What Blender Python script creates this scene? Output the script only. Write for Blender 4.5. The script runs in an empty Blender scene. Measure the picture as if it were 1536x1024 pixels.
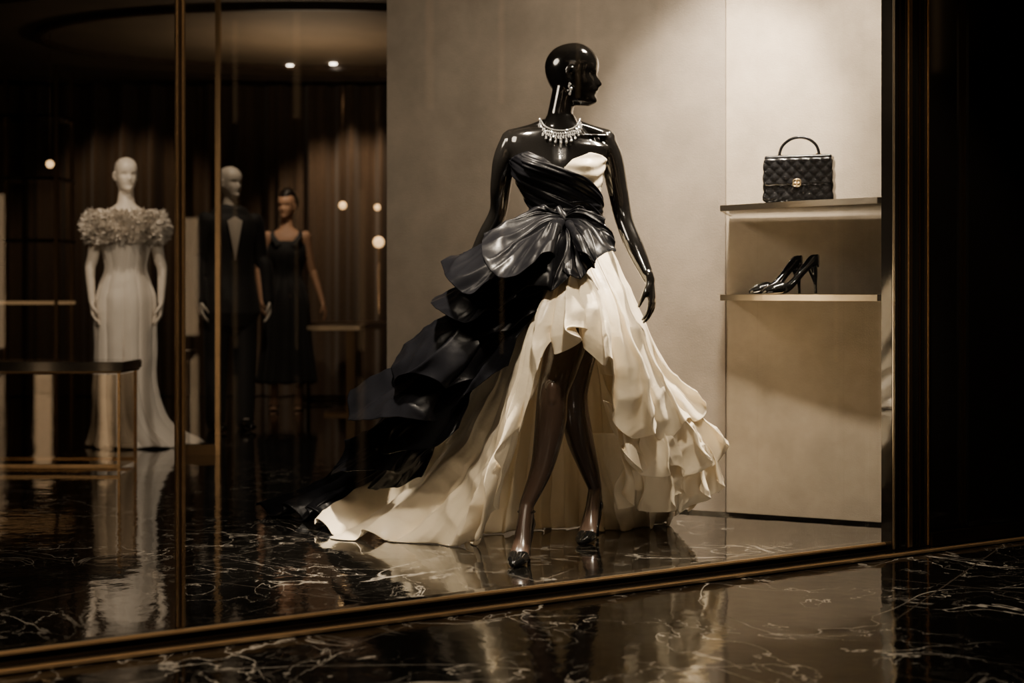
import bpy, bmesh, math, random
import numpy as np
from mathutils import Vector, Matrix, noise
random.seed(3)
F=2133.33; EYE=.97
def P(u,v,d):
    """unprojects image pixel coordinates at an estimated distance -> world metres"""
    return Vector(((u-768)/F*d, d, EYE-(v-441)/F*d))
COL=bpy.context.scene.collection
# ------------------------------------------------------------------ materials
def newmat(name):
    m=bpy.data.materials.new(name); m.use_nodes=True
    nt=m.node_tree; b=nt.nodes['Principled BSDF']; return m,nt,b
def mat(name,col,rough=.5,metal=0,coat=0,sheen=0,spec=.5,nscale=0,nstr=.1,var=0,emis=None,estr=0,ndist=.01,trans=0,aniso=0):
    m,nt,b=newmat(name)
    b.inputs['Base Color'].default_value=(*col,1); b.inputs['Roughness'].default_value=rough
    b.inputs['Metallic'].default_value=metal; b.inputs['Coat Weight'].default_value=coat
    b.inputs['Coat Roughness'].default_value=.04
    b.inputs['Sheen Weight'].default_value=sheen; b.inputs['Specular IOR Level'].default_value=spec
    b.inputs['Transmission Weight'].default_value=trans; b.inputs['Anisotropic'].default_value=aniso
    if emis: b.inputs['Emission Color'].default_value=(*emis,1); b.inputs['Emission Strength'].default_value=estr
    if nscale or var:
        tc=nt.nodes.new('ShaderNodeTexCoord'); n=nt.nodes.new('ShaderNodeTexNoise')
        n.inputs['Scale'].default_value=nscale or 8; n.inputs['Detail'].default_value=5
        nt.links.new(tc.outputs['Object'],n.inputs['Vector'])
        if nscale:
            bp=nt.nodes.new('ShaderNodeBump'); bp.inputs['Strength'].default_value=nstr; bp.inputs['Distance'].default_value=ndist
            nt.links.new(n.outputs['Fac'],bp.inputs['Height']); nt.links.new(bp.outputs['Normal'],b.inputs['Normal'])
        if var:
            r=nt.nodes.new('ShaderNodeValToRGB'); r.color_ramp.elements[0].position=.3; r.color_ramp.elements[1].position=.7
            r.color_ramp.elements[0].color=(*[c*(1-var) for c in col],1); r.color_ramp.elements[1].color=(*[min(1,c*(1+var)) for c in col],1)
            nt.links.new(n.outputs['Fac'],r.inputs['Fac']); nt.links.new(r.outputs['Color'],b.inputs['Base Color'])
    return m
M_silk=mat('black_satin',(.0035,.0036,.0046),.32,spec=.10,nscale=16,nstr=.2,ndist=.012)
M_ivory=mat('ivory_taffeta',(.90,.78,.57),.38,spec=.5,sheen=.1,nscale=10,nstr=.45,ndist=.016,var=.05)
M_shoe=mat('patent_black',(.004,.004,.004),.1,coat=.6,spec=.4)
M_brass=mat('brass',(.62,.47,.30),.27,metal=1,nscale=2.5,nstr=.25,ndist=.02)
M_rail=mat('brass_rail',(.85,.63,.38),.36,metal=.85,nscale=4,nstr=.2,ndist=.01)
M_brassd=mat('dark_bronze',(.15,.11,.07),.28,metal=1)
M_dark=mat('black_lacquer',(.008,.007,.006),.1,coat=.5)
M_diam=mat('diamond',(.97,.96,.94),.10,metal=.7)
M_leather=mat('quilted_leather',(.008,.008,.009),.25,coat=.35,nscale=90,nstr=.15,ndist=.002)
M_gold=mat('gold',(.9,.68,.38),.25,metal=.8)
M_steel=mat('brushed_champagne',(.52,.46,.37),.28,metal=1,nscale=30,nstr=.05)
M_white=mat('white_mannequin',(.74,.67,.58),.35)
M_wgown=mat('white_crepe',(.80,.74,.66),.6,nscale=20,nstr=.2,ndist=.01,sheen=.2)
M_skin=mat('skin',(.5,.29,.18),.5,var=.06,nscale=30,nstr=.05)
M_hair=mat('hair',(.01,.007,.005),.35,nscale=120,nstr=.5,ndist=.003)
M_cloth=mat('black_cloth',(.01,.01,.011),.7,sheen=.1,nscale=60,nstr=.2,ndist=.003)
M_wood=mat('dark_wood',(.05,.03,.018),.3,nscale=12,nstr=.1,var=.3)
M_curt=mat('brown_velvet',(.075,.048,.029),.75,sheen=.3,nscale=40,nstr=.1,var=.2)
M_ceil=mat('ceiling_plaster',(.17,.13,.09),.7,nscale=3,nstr=.05,var=.1)
M_lamp=mat('lamp_glow',(1,.8,.5),.5,emis=(1,.60,.26),estr=1.8)
M_lampw=mat('lamp_white',(1,.9,.8),.5,emis=(1,.86,.68),estr=10)
M_soft=mat('lit_glass',(.6,.4,.2),.4,emis=(1,.6,.28),estr=.15)
M_win=mat('added_window_glow',(.6,.4,.2),.4,emis=(1,.66,.36),estr=3.0,var=.3)  # added glow for brass and glass to reflect
M_win2=mat('added_window_glow_dim',(.6,.4,.2),.4,emis=(1,.62,.3),estr=.35,var=.3)
def wallmat(name,c):
    m,nt,b=newmat(name); tc=nt.nodes.new('ShaderNodeTexCoord')
    n=nt.nodes.new('ShaderNodeTexNoise'); n.inputs['Scale'].default_value=3.5; n.inputs['Detail'].default_value=9; n.inputs['Roughness'].default_value=.65
    r=nt.nodes.new('ShaderNodeValToRGB'); r.color_ramp.elements[0].position=.3;r.color_ramp.elements[1].position=.72
    r.color_ramp.elements[0].color=(*[x*.76 for x in c],1); r.color_ramp.elements[1].color=(*[x*1.2 for x in c],1)
    n2=nt.nodes.new('ShaderNodeTexNoise'); n2.inputs['Scale'].default_value=160; n2.inputs['Detail'].default_value=3
    bp=nt.nodes.new('ShaderNodeBump'); bp.inputs['Strength'].default_value=.3; bp.inputs['Distance'].default_value=.004
    L=nt.links.new
    L(tc.outputs['Object'],n.inputs['Vector']);L(tc.outputs['Object'],n2.inputs['Vector'])
    L(n.outputs['Fac'],r.inputs['Fac']);L(r.outputs['Color'],b.inputs['Base Color'])
    L(n2.outputs['Fac'],bp.inputs['Height']);L(bp.outputs['Normal'],b.inputs['Normal'])
    b.inputs['Roughness'].default_value=.65
    return m
M_wall=wallmat('silk_plaster',(.22,.186,.148))
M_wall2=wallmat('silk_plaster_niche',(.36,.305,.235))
def marble(name,rough,spec,coat,vein,wk=1):
    m,nt,b=newmat(name); L=nt.links.new; N=nt.nodes.new
    tc=N('ShaderNodeTexCoord'); mp=N('ShaderNodeMapping'); mp.inputs['Rotation'].default_value=(0,0,math.radians(31))
    L(tc.outputs['Object'],mp.inputs['Vector'])
    facs=[]
    for sc,wd,dist in ((.9,.0045*wk,1.0),(2.2,.005*wk,1.2),(5.5,.008*wk,1.5)):
        n=N('ShaderNodeTexNoise'); n.inputs['Scale'].default_value=sc; n.inputs['Detail'].default_value=6; n.inputs['Roughness'].default_value=.5; n.inputs['Distortion'].default_value=dist
        L(mp.outputs['Vector'],n.inputs['Vector'])
        s=N('ShaderNodeMath'); s.operation='SUBTRACT'; s.inputs[1].default_value=.5; L(n.outputs['Fac'],s.inputs[0])
        a=N('ShaderNodeMath'); a.operation='ABSOLUTE'; L(s.outputs[0],a.inputs[0])
        mr=N('ShaderNodeMapRange'); mr.inputs['From Min'].default_value=0; mr.inputs['From Max'].default_value=wd; mr.inputs['To Min'].default_value=1; mr.inputs['To Max'].default_value=0
        L(a.outputs[0],mr.inputs['Value']); facs.append(mr.outputs['Result'])
    mk=N('ShaderNodeTexNoise'); mk.inputs['Scale'].default_value=1.7; mk.inputs['Detail'].default_value=2; L(mp.outputs['Vector'],mk.inputs['Vector'])
    mm=N('ShaderNodeMapRange'); mm.inputs['From Min'].default_value=.38; mm.inputs['From Max'].default_value=.62; L(mk.outputs['Fac'],mm.inputs['Value'])
    mx0=N('ShaderNodeMath'); mx0.operation='MAXIMUM'; L(facs[0],mx0.inputs[0]); L(facs[1],mx0.inputs[1])
    mx=N('ShaderNodeMath'); mx.operation='MAXIMUM'; L(mx0.outputs[0],mx.inputs[0]); 
    h=N('ShaderNodeMath'); h.operation='MULTIPLY'; h.inputs[1].default_value=.25; L(facs[2],h.inputs[0]); L(h.outputs[0],mx.inputs[1])
    ml=N('ShaderNodeMath'); ml.operation='MULTIPLY'; L(mx.outputs[0],ml.inputs[0]); L(mm.outputs['Result'],ml.inputs[1])
    mix=N('ShaderNodeMix'); mix.data_type='RGBA'; L(ml.outputs[0],mix.inputs['Factor'])
    mix.inputs['A'].default_value=(.004,.0037,.0032,1); mix.inputs['B'].default_value=(*vein,1)
    br=N('ShaderNodeTexBrick'); br.inputs['Scale'].default_value=1; br.inputs['Mortar Size'].default_value=.003; br.inputs['Brick Width'].default_value=1.2; br.inputs['Row Height'].default_value=1.2; br.offset=0
    br.inputs['Mortar Smooth'].default_value=0
    L(mp.outputs['Vector'],br.inputs['Vector'])
    mix2=N('ShaderNodeMix'); mix2.data_type='RGBA'; L(br.outputs['Fac'],mix2.inputs['Factor']); L(mix.outputs['Result'],mix2.inputs['A']); mix2.inputs['B'].default_value=(.06,.05,.04,1)
    L(mix2.outputs['Result'],b.inputs['Base Color'])
    b.inputs['Roughness'].default_value=rough; b.inputs['Specular IOR Level'].default_value=spec; b.inputs['Coat Weight'].default_value=coat; b.inputs['Coat IOR'].default_value=1.6
    w=N('ShaderNodeTexNoise'); w.inputs['Scale'].default_value=6; w.inputs['Detail'].default_value=4; L(tc.outputs['Object'],w.inputs['Vector'])
    bp=N('ShaderNodeBump'); bp.inputs['Strength'].default_value=.14 if coat>.3 else .2; bp.inputs['Distance'].default_value=.012; L(w.outputs['Fac'],bp.inputs['Height'])
    L(bp.outputs['Normal'],b.inputs['Normal']); L(bp.outputs['Normal'],b.inputs['Coat Normal'])
    return m
M_marble=marble('black_marble',.06,.7,.6,(.42,.38,.32))
M_pave=marble('black_marble_paving',.08,.5,.15,(.60,.55,.47),.95)
def glassmat(name='window_glass',tint=(1,1,1),base=.025):
    m=bpy.data.materials.new(name); m.use_nodes=True; nt=m.node_tree; nt.nodes.clear(); N=nt.nodes.new; L=nt.links.new
    o=N('ShaderNodeOutputMaterial'); t=N('ShaderNodeBsdfTransparent'); t.inputs['Color'].default_value=(*tint,1)
    g=N('ShaderNodeBsdfGlossy'); g.inputs['Roughness'].default_value=.01; g.inputs['Color'].default_value=(.9,.9,.9,1)
    f=N('ShaderNodeLayerWeight'); f.inputs['Blend'].default_value=.5
    p=N('ShaderNodeMath'); p.operation='POWER'; p.inputs[1].default_value=5; L(f.outputs['Facing'],p.inputs[0])
    a=N('ShaderNodeMath'); a.operation='MULTIPLY_ADD'; a.inputs[1].default_value=.9; a.inputs[2].default_value=base; L(p.outputs[0],a.inputs[0])
    mx=N('ShaderNodeMixShader'); L(a.outputs[0],mx.inputs[0]); L(t.outputs[0],mx.inputs[1]); L(g.outputs[0],mx.inputs[2]); L(mx.outputs[0],o.inputs['Surface'])
    return m
M_glass=glassmat(); M_smoke=glassmat('smoked_glass',(.8,.74,.66),.06)
def bodymat():
    m,nt,b=newmat('mannequin_gloss_with_stockings'); N=nt.nodes.new; L=nt.links.new
    g=N('ShaderNodeNewGeometry'); sp=N('ShaderNodeSeparateXYZ'); L(g.outputs['Position'],sp.inputs[0])
    lt=N('ShaderNodeMath'); lt.operation='LESS_THAN'; lt.inputs[1].default_value=.86; L(sp.outputs['Z'],lt.inputs[0])
    ax=N('ShaderNodeMath'); ax.operation='LESS_THAN'; ax.inputs[1].default_value=.40; L(sp.outputs['X'],ax.inputs[0])
    al=N('ShaderNodeMath'); al.operation='MULTIPLY'; L(lt.outputs[0],al.inputs[0]); L(ax.outputs[0],al.inputs[1])
    lw=N('ShaderNodeLayerWeight'); lw.inputs['Blend'].default_value=.45
    st=N('ShaderNodeMix'); st.data_type='RGBA'; L(lw.outputs['Facing'],st.inputs['Factor'])
    st.inputs['A'].default_value=(.055,.034,.024,1); st.inputs['B'].default_value=(.006,.004,.003,1)
    mx=N('ShaderNodeMix'); mx.data_type='RGBA'; L(al.outputs[0],mx.inputs['Factor']); mx.inputs['A'].default_value=(.006,.0055,.005,1); L(st.outputs['Result'],mx.inputs['B'])
    L(mx.outputs['Result'],b.inputs['Base Color'])
    rr=N('ShaderNodeMapRange'); L(al.outputs[0],rr.inputs['Value']); rr.inputs['To Min'].default_value=.13; rr.inputs['To Max'].default_value=.22; L(rr.outputs['Result'],b.inputs['Roughness'])
    cc=N('ShaderNodeMapRange'); L(al.outputs[0],cc.inputs['Value']); cc.inputs['To Min'].default_value=.7; cc.inputs['To Max'].default_value=.4; L(cc.outputs['Result'],b.inputs['Coat Weight'])
    b.inputs['Coat Roughness'].default_value=.05
    return m
M_body=bodymat()
# ------------------------------------------------------------------ mesh helpers
def empty(name,loc=(0,0,0)):
    e=bpy.data.objects.new(name,None); e.location=loc; e.empty_display_size=.1; COL.objects.link(e); return e
def mkobj(name,bm,m,parent=None,smooth=True):
    me=bpy.data.meshes.new(name); bm.normal_update(); bm.to_mesh(me); bm.free()
    if m: me.materials.append(m)
    if smooth: me.polygons.foreach_set('use_smooth',[True]*len(me.polygons))
    o=bpy.data.objects.new(name,me); COL.objects.link(o)
    if parent: o.parent=parent; o.matrix_parent_inverse=Matrix.Translation(parent.location).inverted()
    return o
def crom(A,n,closed=False):
    A=np.asarray(A,float); k=len(A)
    if closed:
        t=np.arange(n)/n*k; i=np.floor(t).astype(int)%k; f=t-np.floor(t)
        i0,i1,i2,i3=(i-1)%k,i,(i+1)%k,(i+2)%k
    else:
        t=np.linspace(0,k-1,n); i=np.minimum(np.floor(t).astype(int),k-2); f=t-i
        i0,i1,i2,i3=np.maximum(i-1,0),i,i+1,np.minimum(i+2,k-1)
    f=f.reshape((-1,)+(1,)*(A.ndim-1))
    p0,p1,p2,p3=A[i0],A[i1],A[i2],A[i3]
    return .5*((2*p1)+(-p0+p2)*f+(2*p0-5*p1+4*p2-p3)*f*f+(-p0+3*p1-3*p2+p3)*f**3)
def tube(bm,pts,radii,n=18,side=(1,0,0),sub=6,cap=True):
    R=[(r,r) if not isinstance(r,tuple) else r for r in radii]
    m=(len(pts)-1)*sub+1
    Q=crom([list(p) for p in pts],m); RR=np.maximum(crom(R,m),.0008)
    T=np.gradient(Q,axis=0); rings=[]
    S=Vector(side)
    def ring(c,a,b,t):
        t=t.normalized(); s=(S-t*S.dot(t)).normalized(); w=t.cross(s)
        return [bm.verts.new(c+s*(a*math.cos(2*math.pi*j/n))+w*(b*math.sin(2*math.pi*j/n))) for j in range(n)]
    t0=Vector(T[0]).normalized(); t1=Vector(T[-1]).normalized()
    if cap:
        a,b=RR[0]; c=Vector(Q[0]); h=min(a,b)
        tip0=bm.verts.new(c-t0*h)
        for sc,of in ((.45,.9),(.8,.6)): rings.append(ring(c-t0*h*of,a*sc,b*sc,t0))
    for i in range(m): rings.append(ring(Vector(Q[i]),RR[i][0],RR[i][1],Vector(T[i])))
    if cap:
        a,b=RR[-1]; c=Vector(Q[-1]); h=min(a,b)
        for sc,of in ((.8,.6),(.45,.9)): rings.append(ring(c+t1*h*of,a*sc,b*sc,t1))
        tip1=bm.verts.new(c+t1*h)
    for a,b in zip(rings,rings[1:]):
        for j in range(n): bm.faces.new((a[j],a[(j+1)%n],b[(j+1)%n],b[j]))
    if cap:
        for j in range(n):
            bm.faces.new((tip0,rings[0][(j+1)%n],rings[0][j])); bm.faces.new((tip1,rings[-1][j],rings[-1][(j+1)%n]))
    else:
        bm.faces.new(rings[0][::-1]); bm.faces.new(rings[-1])
HEAD=[# z, front, back, half width
(-.002,.055,.01,.018),(.006,.078,.02,.034),(.02,.086,.035,.044),(.035,.082,.055,.052),(.045,.080,.07,.056),(.06,.086,.086,.061),(.075,.085,.096,.065),(.095,.083,.106,.069),
(.115,.080,.113,.072),(.135,.088,.117,.075),(.155,.091,.117,.076),(.175,.087,.112,.074),(.195,.076,.101,.068),(.212,.060,.085,.057),(.226,.04,.06,.042),(.235,.018,.032,.023),(.238,.001,.003,.002)]
def head(bm,M,scale=1,ears=True):
    zs=np.linspace(-.002,.238,64); n=72; g=[]
    H=np.array(HEAD); 
    def sm(z,c):
        return np.mean([np.interp(z+o,H[:,0],H[:,c]) for o in (-.006,-.003,0,.003,.006)])
    ga=lambda x,m,s: math.exp(-((x-m)/s)**2)
    for z in zs:
        f,b,w=sm(z,1),sm(z,2),sm(z,3); row=[]
        if z==zs[-1]: f=b=w=.001
        for j in range(n):
            th=2*math.pi*j/n; 
            if th>math.pi: th-=2*math.pi
            c,s=math.cos(th),math.sin(th)
            x=(f if c>0 else b)*c; y=w*s*(1 if c<0 else (1+.12*c*c)*.98)
            if c>0:
                k=ga(th,0,.17)
                nose=.023*math.exp(-((z-.082)/.013)**2 if z<.082 else -((z-.082)/.026)**2)*k
                lips=.008*(ga(z,.061,.0045)+ga(z,.049,.0045))*ga(th,0,.30)
                mouth=-.004*ga(z,.055,.0025)*ga(th,0,.3)
                chin=.007*ga(z,.02,.014)*ga(th,0,.35)
                eye=-.011*ga(z,.116,.012)*(ga(abs(th),.42,.2)); lid=.005*ga(z,.113,.007)*ga(abs(th),.42,.13)
                brow=.003*ga(z,.133,.006)*ga(abs(th),.4,.3); cheek=.004*ga(z,.09,.015)*ga(abs(th),.75,.3)
                x+=nose+lips+mouth+chin+eye+lid+brow+cheek
            row.append(bm.verts.new(M@Vector((x*scale,y*scale,z*scale))))
        g.append(row)
    for a,b in zip(g,g[1:]):
        for j in range(n): bm.faces.new((a[j],a[(j+1)%n],b[(j+1)%n],b[j]))
    bm.faces.new(g[0][::-1]); bm.faces.new(g[-1])
    if ears:
        for sg in (-1,1):
            pts=[M@(Vector((x,sg*y,z))*scale) for x,y,z in ((-.004,.070,.078),(-.008,.078,.088),(-.016,.083,.105),(-.014,.084,.122),(-.002,.080,.13),(.006,.075,.12),(.004,.073,.105))]
            tube(bm,pts,[.005,.006,.006,.006,.006,.005,.004],n=8,side=tuple((M.to_3x3()@Vector((1,0.1,0)))))
            tube(bm,[M@(Vector((-.006,sg*.070,.085))*scale),M@(Vector((-.006,sg*.074,.118))*scale)],[(.009,.006),(.008,.006)],n=8,side=tuple(M.to_3x3()@Vector((1,0,0))))
def hand(bm,w,d,s,nrm,k=1,curl=1):
    w=Vector(w);d=Vector(d).normalized(); s=Vector(s); s=(s-d*s.dot(d)).normalized(); n=d.cross(s)
    if n.dot(Vector(nrm))<0: n=-n
    tube(bm,[w-d*.02*k,w+d*.02*k,w+d*.055*k,w+d*.088*k],[(.022*k,.018*k),(.027*k,.016*k),(.036*k,.014*k),(.034*k,.011*k)],n=14,side=s,sub=3)
    for o,L,a0 in ((.028,.070,-.08),(.0095,.079,0),(-.009,.073,.03),(-.027,.058,.1)):
        p=w+d*(.084-abs(o)*.15)*k+s*o*k; pts=[p-d*.015*k,p]; ang=.12*curl
        dirb=(d-s*a0)
        for seg in (.45,.32,.25):
            ang+=.32*curl; q=(dirb*math.cos(ang)+n*math.sin(ang)).normalized(); p=p+q*L*seg*k; pts.append(p)
        tube(bm,pts,[.0085*k,.0085*k,.0078*k,.007*k,.0055*k],n=9,side=s,sub=3)
    p=w+d*.018*k+s*.018*k
    tube(bm,[p,p+(d*.6+s*.55+n*.2).normalized()*.035*k,p+(d*.75+s*.42+n*.35).normalized()*.065*k,p+(d*.85+s*.3+n*.45).normalized()*.088*k],[.0125*k,.011*k,.0088*k,.006*k],n=9,side=n,sub=3)
def foot_pts(M,bm):
    X=lambda x,z,y=0:M@Vector((x,y,z))
    sd=M.to_3x3()@Vector((0,1,0))
    tube(bm,[X(.045,.20),X(.075,.135),X(.12,.065),X(.16,.03),X(.205,.016)],[(.027,.03),(.028,.032),(.034,.024),(.038,.016),(.024,.010)],n=14,side=sd)
    tube(bm,[X(.046,.2),X(.03,.16),X(.026,.135)],[.026,.025,.024],n=12,side=sd)
def finish_body(name,bm,m,parent,voxel=.005,it=3):
    bmesh.ops.recalc_face_normals(bm,faces=bm.faces)
    o=mkobj(name,bm,m,parent)
    r=o.modifiers.new('Remesh','REMESH'); r.mode='VOXEL'; r.voxel_size=voxel; r.use_smooth_shade=True
    s=o.modifiers.new('Smooth','SMOOTH'); s.factor=.5; s.iterations=it
    return o
def fbm(v): return noise.noise(v)
def grid_obj(name,G,m,parent,thick=.003,closed=False,zmin=.004):
    ns,nt=G.shape[:2]; bm=bmesh.new()
    V=[[bm.verts.new((G[i,j,0],G[i,j,1],max(zmin,G[i,j,2]))) for j in range(nt)] for i in range(ns)]
    for i in range(ns if closed else ns-1):
        a,b=V[i],V[(i+1)%ns]
        for j in range(nt-1): bm.faces.new((a[j],b[j],b[j+1],a[j+1]))
    o=mkobj(name,bm,m,parent)
    if thick:
        s=o.modifiers.new('Solidify','SOLIDIFY'); s.thickness=thick; s.offset=0
    return o
def drape(name,cols,m,parent,ns=180,nt=64,folds=6,amp=.03,tang=.6,p=1.3,base=.1,seed=0,crisp=.5,hem=.3,crumple=.004,thick=.003,closed=False,cs=9,zmin=.004,curlz=0,second=.28,fine=0):
    A=np.array([[list(q) for q in c] for c in cols])
    G=crom(A,ns,closed); G=np.swapaxes(crom(np.swapaxes(G,0,1),nt),0,1)
    Ts=np.gradient(G,axis=0); Tt=np.gradient(G,axis=1)
    Ts/=np.linalg.norm(Ts,axis=2,keepdims=True)+1e-9; Tt/=np.linalg.norm(Tt,axis=2,keepdims=True)+1e-9
    Nn=np.cross(Ts,Tt); Nn/=np.linalg.norm(Nn,axis=2,keepdims=True)+1e-9
    if np.mean(Nn[...,1])>0 and not closed: Nn=-Nn
    out=G.copy()
    for i in range(ns):
        s=i/(ns-1 if not closed else ns)
        wobs=fbm(Vector((s*folds*.55,seed*3.1,0)))*.55
        am=.8+.8*fbm(Vector((s*folds*.9+7,seed*1.7,2)))
        for j in range(nt):
            t=j/(nt-1)
            ph=2*math.pi*(folds*s+(0 if closed else wobs)+.22*fbm(Vector((s*3,t*2.5,seed+.5))))+seed
            w=math.sin(ph); tri=2/math.pi*math.asin(.97*w)
            w=w*(1-crisp)+tri*crisp*1.1+second*math.sin(2*ph+seed*2+t)*(.4+.6*t)
            a=amp*am*(base+(1-base)*t**p)
            out[i,j]+=Nn[i,j]*(w*a)+Ts[i,j]*(tang*a*math.sin(2*ph+.6))+Tt[i,j]*(hem*a*math.cos(ph+.8)*t*t)
            if curlz: out[i,j]+=Nn[i,j]*curlz*max(0,t-.7)**2*11
            if crumple:
                q=Vector(G[i,j])*cs
                out[i,j]+=Nn[i,j]*crumple*(1-2*abs(fbm(q+Vector((seed,0,0)))))*2*min(1,t*3)
            if fine:
                # creases running down the cloth from the gathers
                out[i,j]+=Nn[i,j]*fine*(1-2.2*abs(fbm(Vector((s*folds*5,t*2.2,seed+9)))))*min(1,t*4+.3)
    return grid_obj(name,out,m,parent,thick,closed,zmin)
def box(name,c,size,rz=0,m=None,bev=.002,parent=None):
    bm=bmesh.new(); bmesh.ops.create_cube(bm,size=1)
    for v in bm.verts: v.co=Vector((v.co.x*size[0],v.co.y*size[1],v.co.z*size[2]))
    if bev: bmesh.ops.bevel(bm,geom=list(bm.edges),offset=bev,segments=2,affect='EDGES')
    R=Matrix.Translation(Vector(c))@Matrix.Rotation(rz,4,'Z')
    if parent:
        bmesh.ops.transform(bm,matrix=R,verts=bm.verts); return mkobj(name,bm,m,parent,False)
    o=mkobj(name,bm,m,None,False); o.matrix_world=R; return o
def prism(name,poly,z0,z1,m,parent=None,bev=.002):
    bm=bmesh.new(); a=[bm.verts.new((x,y,z0)) for x,y in poly]; b=[bm.verts.new((x,y,z1)) for x,y in poly]; n=len(poly)
    bm.faces.new(a[::-1]); bm.faces.new(b)
    for i in range(n): bm.faces.new((a[i],a[(i+1)%n],b[(i+1)%n],b[i]))
    bmesh.ops.recalc_face_normals(bm,faces=bm.faces)
    if bev: bmesh.ops.bevel(bm,geom=list(bm.edges),offset=bev,segments=2,affect='EDGES')
    return mkobj(name,bm,m,parent,False)
# ------------------------------------------------------------------ pumps
def pump(name,M,parent,m=M_shoe,heel=.10):
    e=parent; L=.235; ns,nt=60,40
    ss=lambda x:0 if x<0 else 1 if x>1 else x*x*(3-2*x)
    G=np.zeros((ns,nt,3))
    for i in range(ns):
        x=i/(ns-1); s=heel*(1-ss((x-.06)/.58)); 
        w=float(np.interp(x,[0,.04,.12,.3,.45,.68,.85,.95,1],[.006,.02,.028,.026,.03,.039,.03,.016,.003]))
        h=float(np.interp(x,[0,.04,.12,.3,.45,.6,.72,.85,.95,1],[.05,.056,.056,.05,.05,.052,.046,.034,.022,.010]))
        Ph=float(np.interp(x,[0,.1,.2,.4,.55,.64,.72,1],[2.55,2.4,2.0,1.72,1.75,2.1,3.12,3.14]))
        for j in range(nt):
            f=-Ph+2*Ph*j/(nt-1); sx=math.sin(f); cz=(1-math.cos(f))/2
            yy=w*(abs(sx)**.8)*(1 if sx>0 else -1)
            G[i,j]=M@Vector((x*L,yy,.004+s+h*cz))
    o=grid_obj(name+'_upper',G,m,e,.0025,zmin=.0015)
    bm=bmesh.new()
    X=lambda x,z:M@Vector((x,0,z)); sd=M.to_3x3()@Vector((0,1,0))
    tube(bm,[X(.028,heel+.006),X(.02,heel*.75),X(.014,heel*.4),X(.012,.004)],[(.024,.022),(.016,.015),(.007,.007),(.0055,.0055)],n=14,side=sd,cap=False)
    mkobj(name+'_heel',bm,m,e)
    return e
def frame(o,fwd):
    f=Vector(fwd).normalized(); y=Vector((0,0,1)).cross(f).normalized()
    return Matrix(((f.x,y.x,0,o[0]),(f.y,y.y,0,o[1]),(f.z,y.z,1,o[2]),(0,0,0,1)))
# ================================================================== ROOM
bmf=bmesh.new(); bmesh.ops.create_grid(bmf,x_segments=1,y_segments=1,size=1)
for v in bmf.verts: v.co=Vector((v.co.x*16,v.co.y*14+2,0))
mkobj('floor',bmf,M_marble,None,False)
WY=lambda x:6.688-.46*x
wd=Vector((1,-.46,0)).normalized(); wn=Vector((-.46,-1,0)).normalized()  # toward viewer
def wallseg(name,x0,x1,off,th,m,z0=0,z1=3.0):
    a=Vector((x0,WY(x0),0))+wn*off; b=Vector((x1,WY(x1),0))+wn*off; c=b-wn*th; d=a-wn*th
    return prism(name,[(p.x,p.y) for p in (a,b,c,d)],z0,z1,m,bev=.001)
wallseg('wall_back',-.614,.938,.0,.12,M_wall)
wallseg('wall_niche',.938,1.9,-.015,.10,M_wall2)
g1=1.065; g2=1.405
for i,gx in enumerate((g1,g2)):
    wallseg('trim_%d'%(i+1),gx,gx+.002,-.0148,.003,M_wood)
wallseg('baseboard_back',-.61,1.8,.004,.01,M_dark,0,.012)
# store shell
box('wall_far',(-2.4,13.75,1.5),(9.2,.1,3),0,M_wood)
box('wall_left',(-7.0,8.2,1.5),(.1,11.2,3),0,M_wood)
box('wall_right',(2.25,10.0,1.5),(.1,7.5,3),0,M_wood)
prism('ceiling',[(-7,2.6),(-1.2,3.85),(2.2,5.9),(2.2,13.8),(-7,13.8)],3.0,3.08,M_ceil,bev=0)
bm=bmesh.new()
for R,w in ((2.2,.05),(3.3,.05),(4.4,.06)):
    n=96
    pr=[]
    for i in range(n):
        a=2*math.pi*i/n; c=Vector((-1.5+R*math.cos(a),11.3+R*.6*math.sin(a),0)); o=Vector((math.cos(a),math.sin(a),0))*w
        pr.append([bm.verts.new(c+Vector((0,0,3.0))),bm.verts.new(c+Vector((0,0,2.955))),bm.verts.new(c+o+Vector((0,0,2.955))),bm.verts.new(c+o+Vector((0,0,3.0)))])
    for i in range(n):
        a,b=pr[i],pr[(i+1)%n]
        for j in range(3): bm.faces.new((a[j],a[j+1],b[j+1],b[j]))
mkobj('trim_3',bm,M_wood,None,False)
# window line
Wd=Vector((.858,.513,0)).normalized(); Wn=Vector((-.513,.858,0)).normalized(); RZ=math.atan2(Wd.y,Wd.x)
W0=Vector((1.377,5.32,0))
def Wp(s,o=0,z=0): return W0+Wd*s+Wn*o+Vector((0,0,z))
prism('pavement',[tuple(Wp(a,b)[:2]) for a,b in ((-9,-.09),(-9,-9),(5,-9),(5,-.09))],-.05,.003,M_pave,bev=0)
sm=(Vector((-.924,3.943,0))-W0).dot(Wd)
def wbox(name,s0,s1,o0,o1,z0,z1,m,bev=.002,parent=None):
    c=Wp((s0+s1)/2,(o0+o1)/2,(z0+z1)/2); return box(name,c,(s1-s0,o1-o0,z1-z0),RZ,m,bev,parent)
wf=empty('window_frame',Wp(0,0,0))
wbox('sill_base',-4.6,1.6,-.10,.05,0,.020,M_dark,parent=wf)
wbox('sill_inner',-4.6,.02,-.014,.045,.020,.040,M_dark,parent=wf)
wbox('sill_rail_top',-4.6,.02,-.030,-.014,.034,.046,M_rail,.004,parent=wf)
wbox('sill_rail_mid',-4.6,1.6,-.066,-.058,.018,.026,M_brassd,.003,parent=wf)
wbox('sill_rail_low',-4.6,1.6,-.108,-.098,.006,.020,M_rail,.004,parent=wf)
wbox('mullion_core',sm-.008,sm+.010,-.012,.012,.04,3.0,M_brassd,parent=wf)
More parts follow.
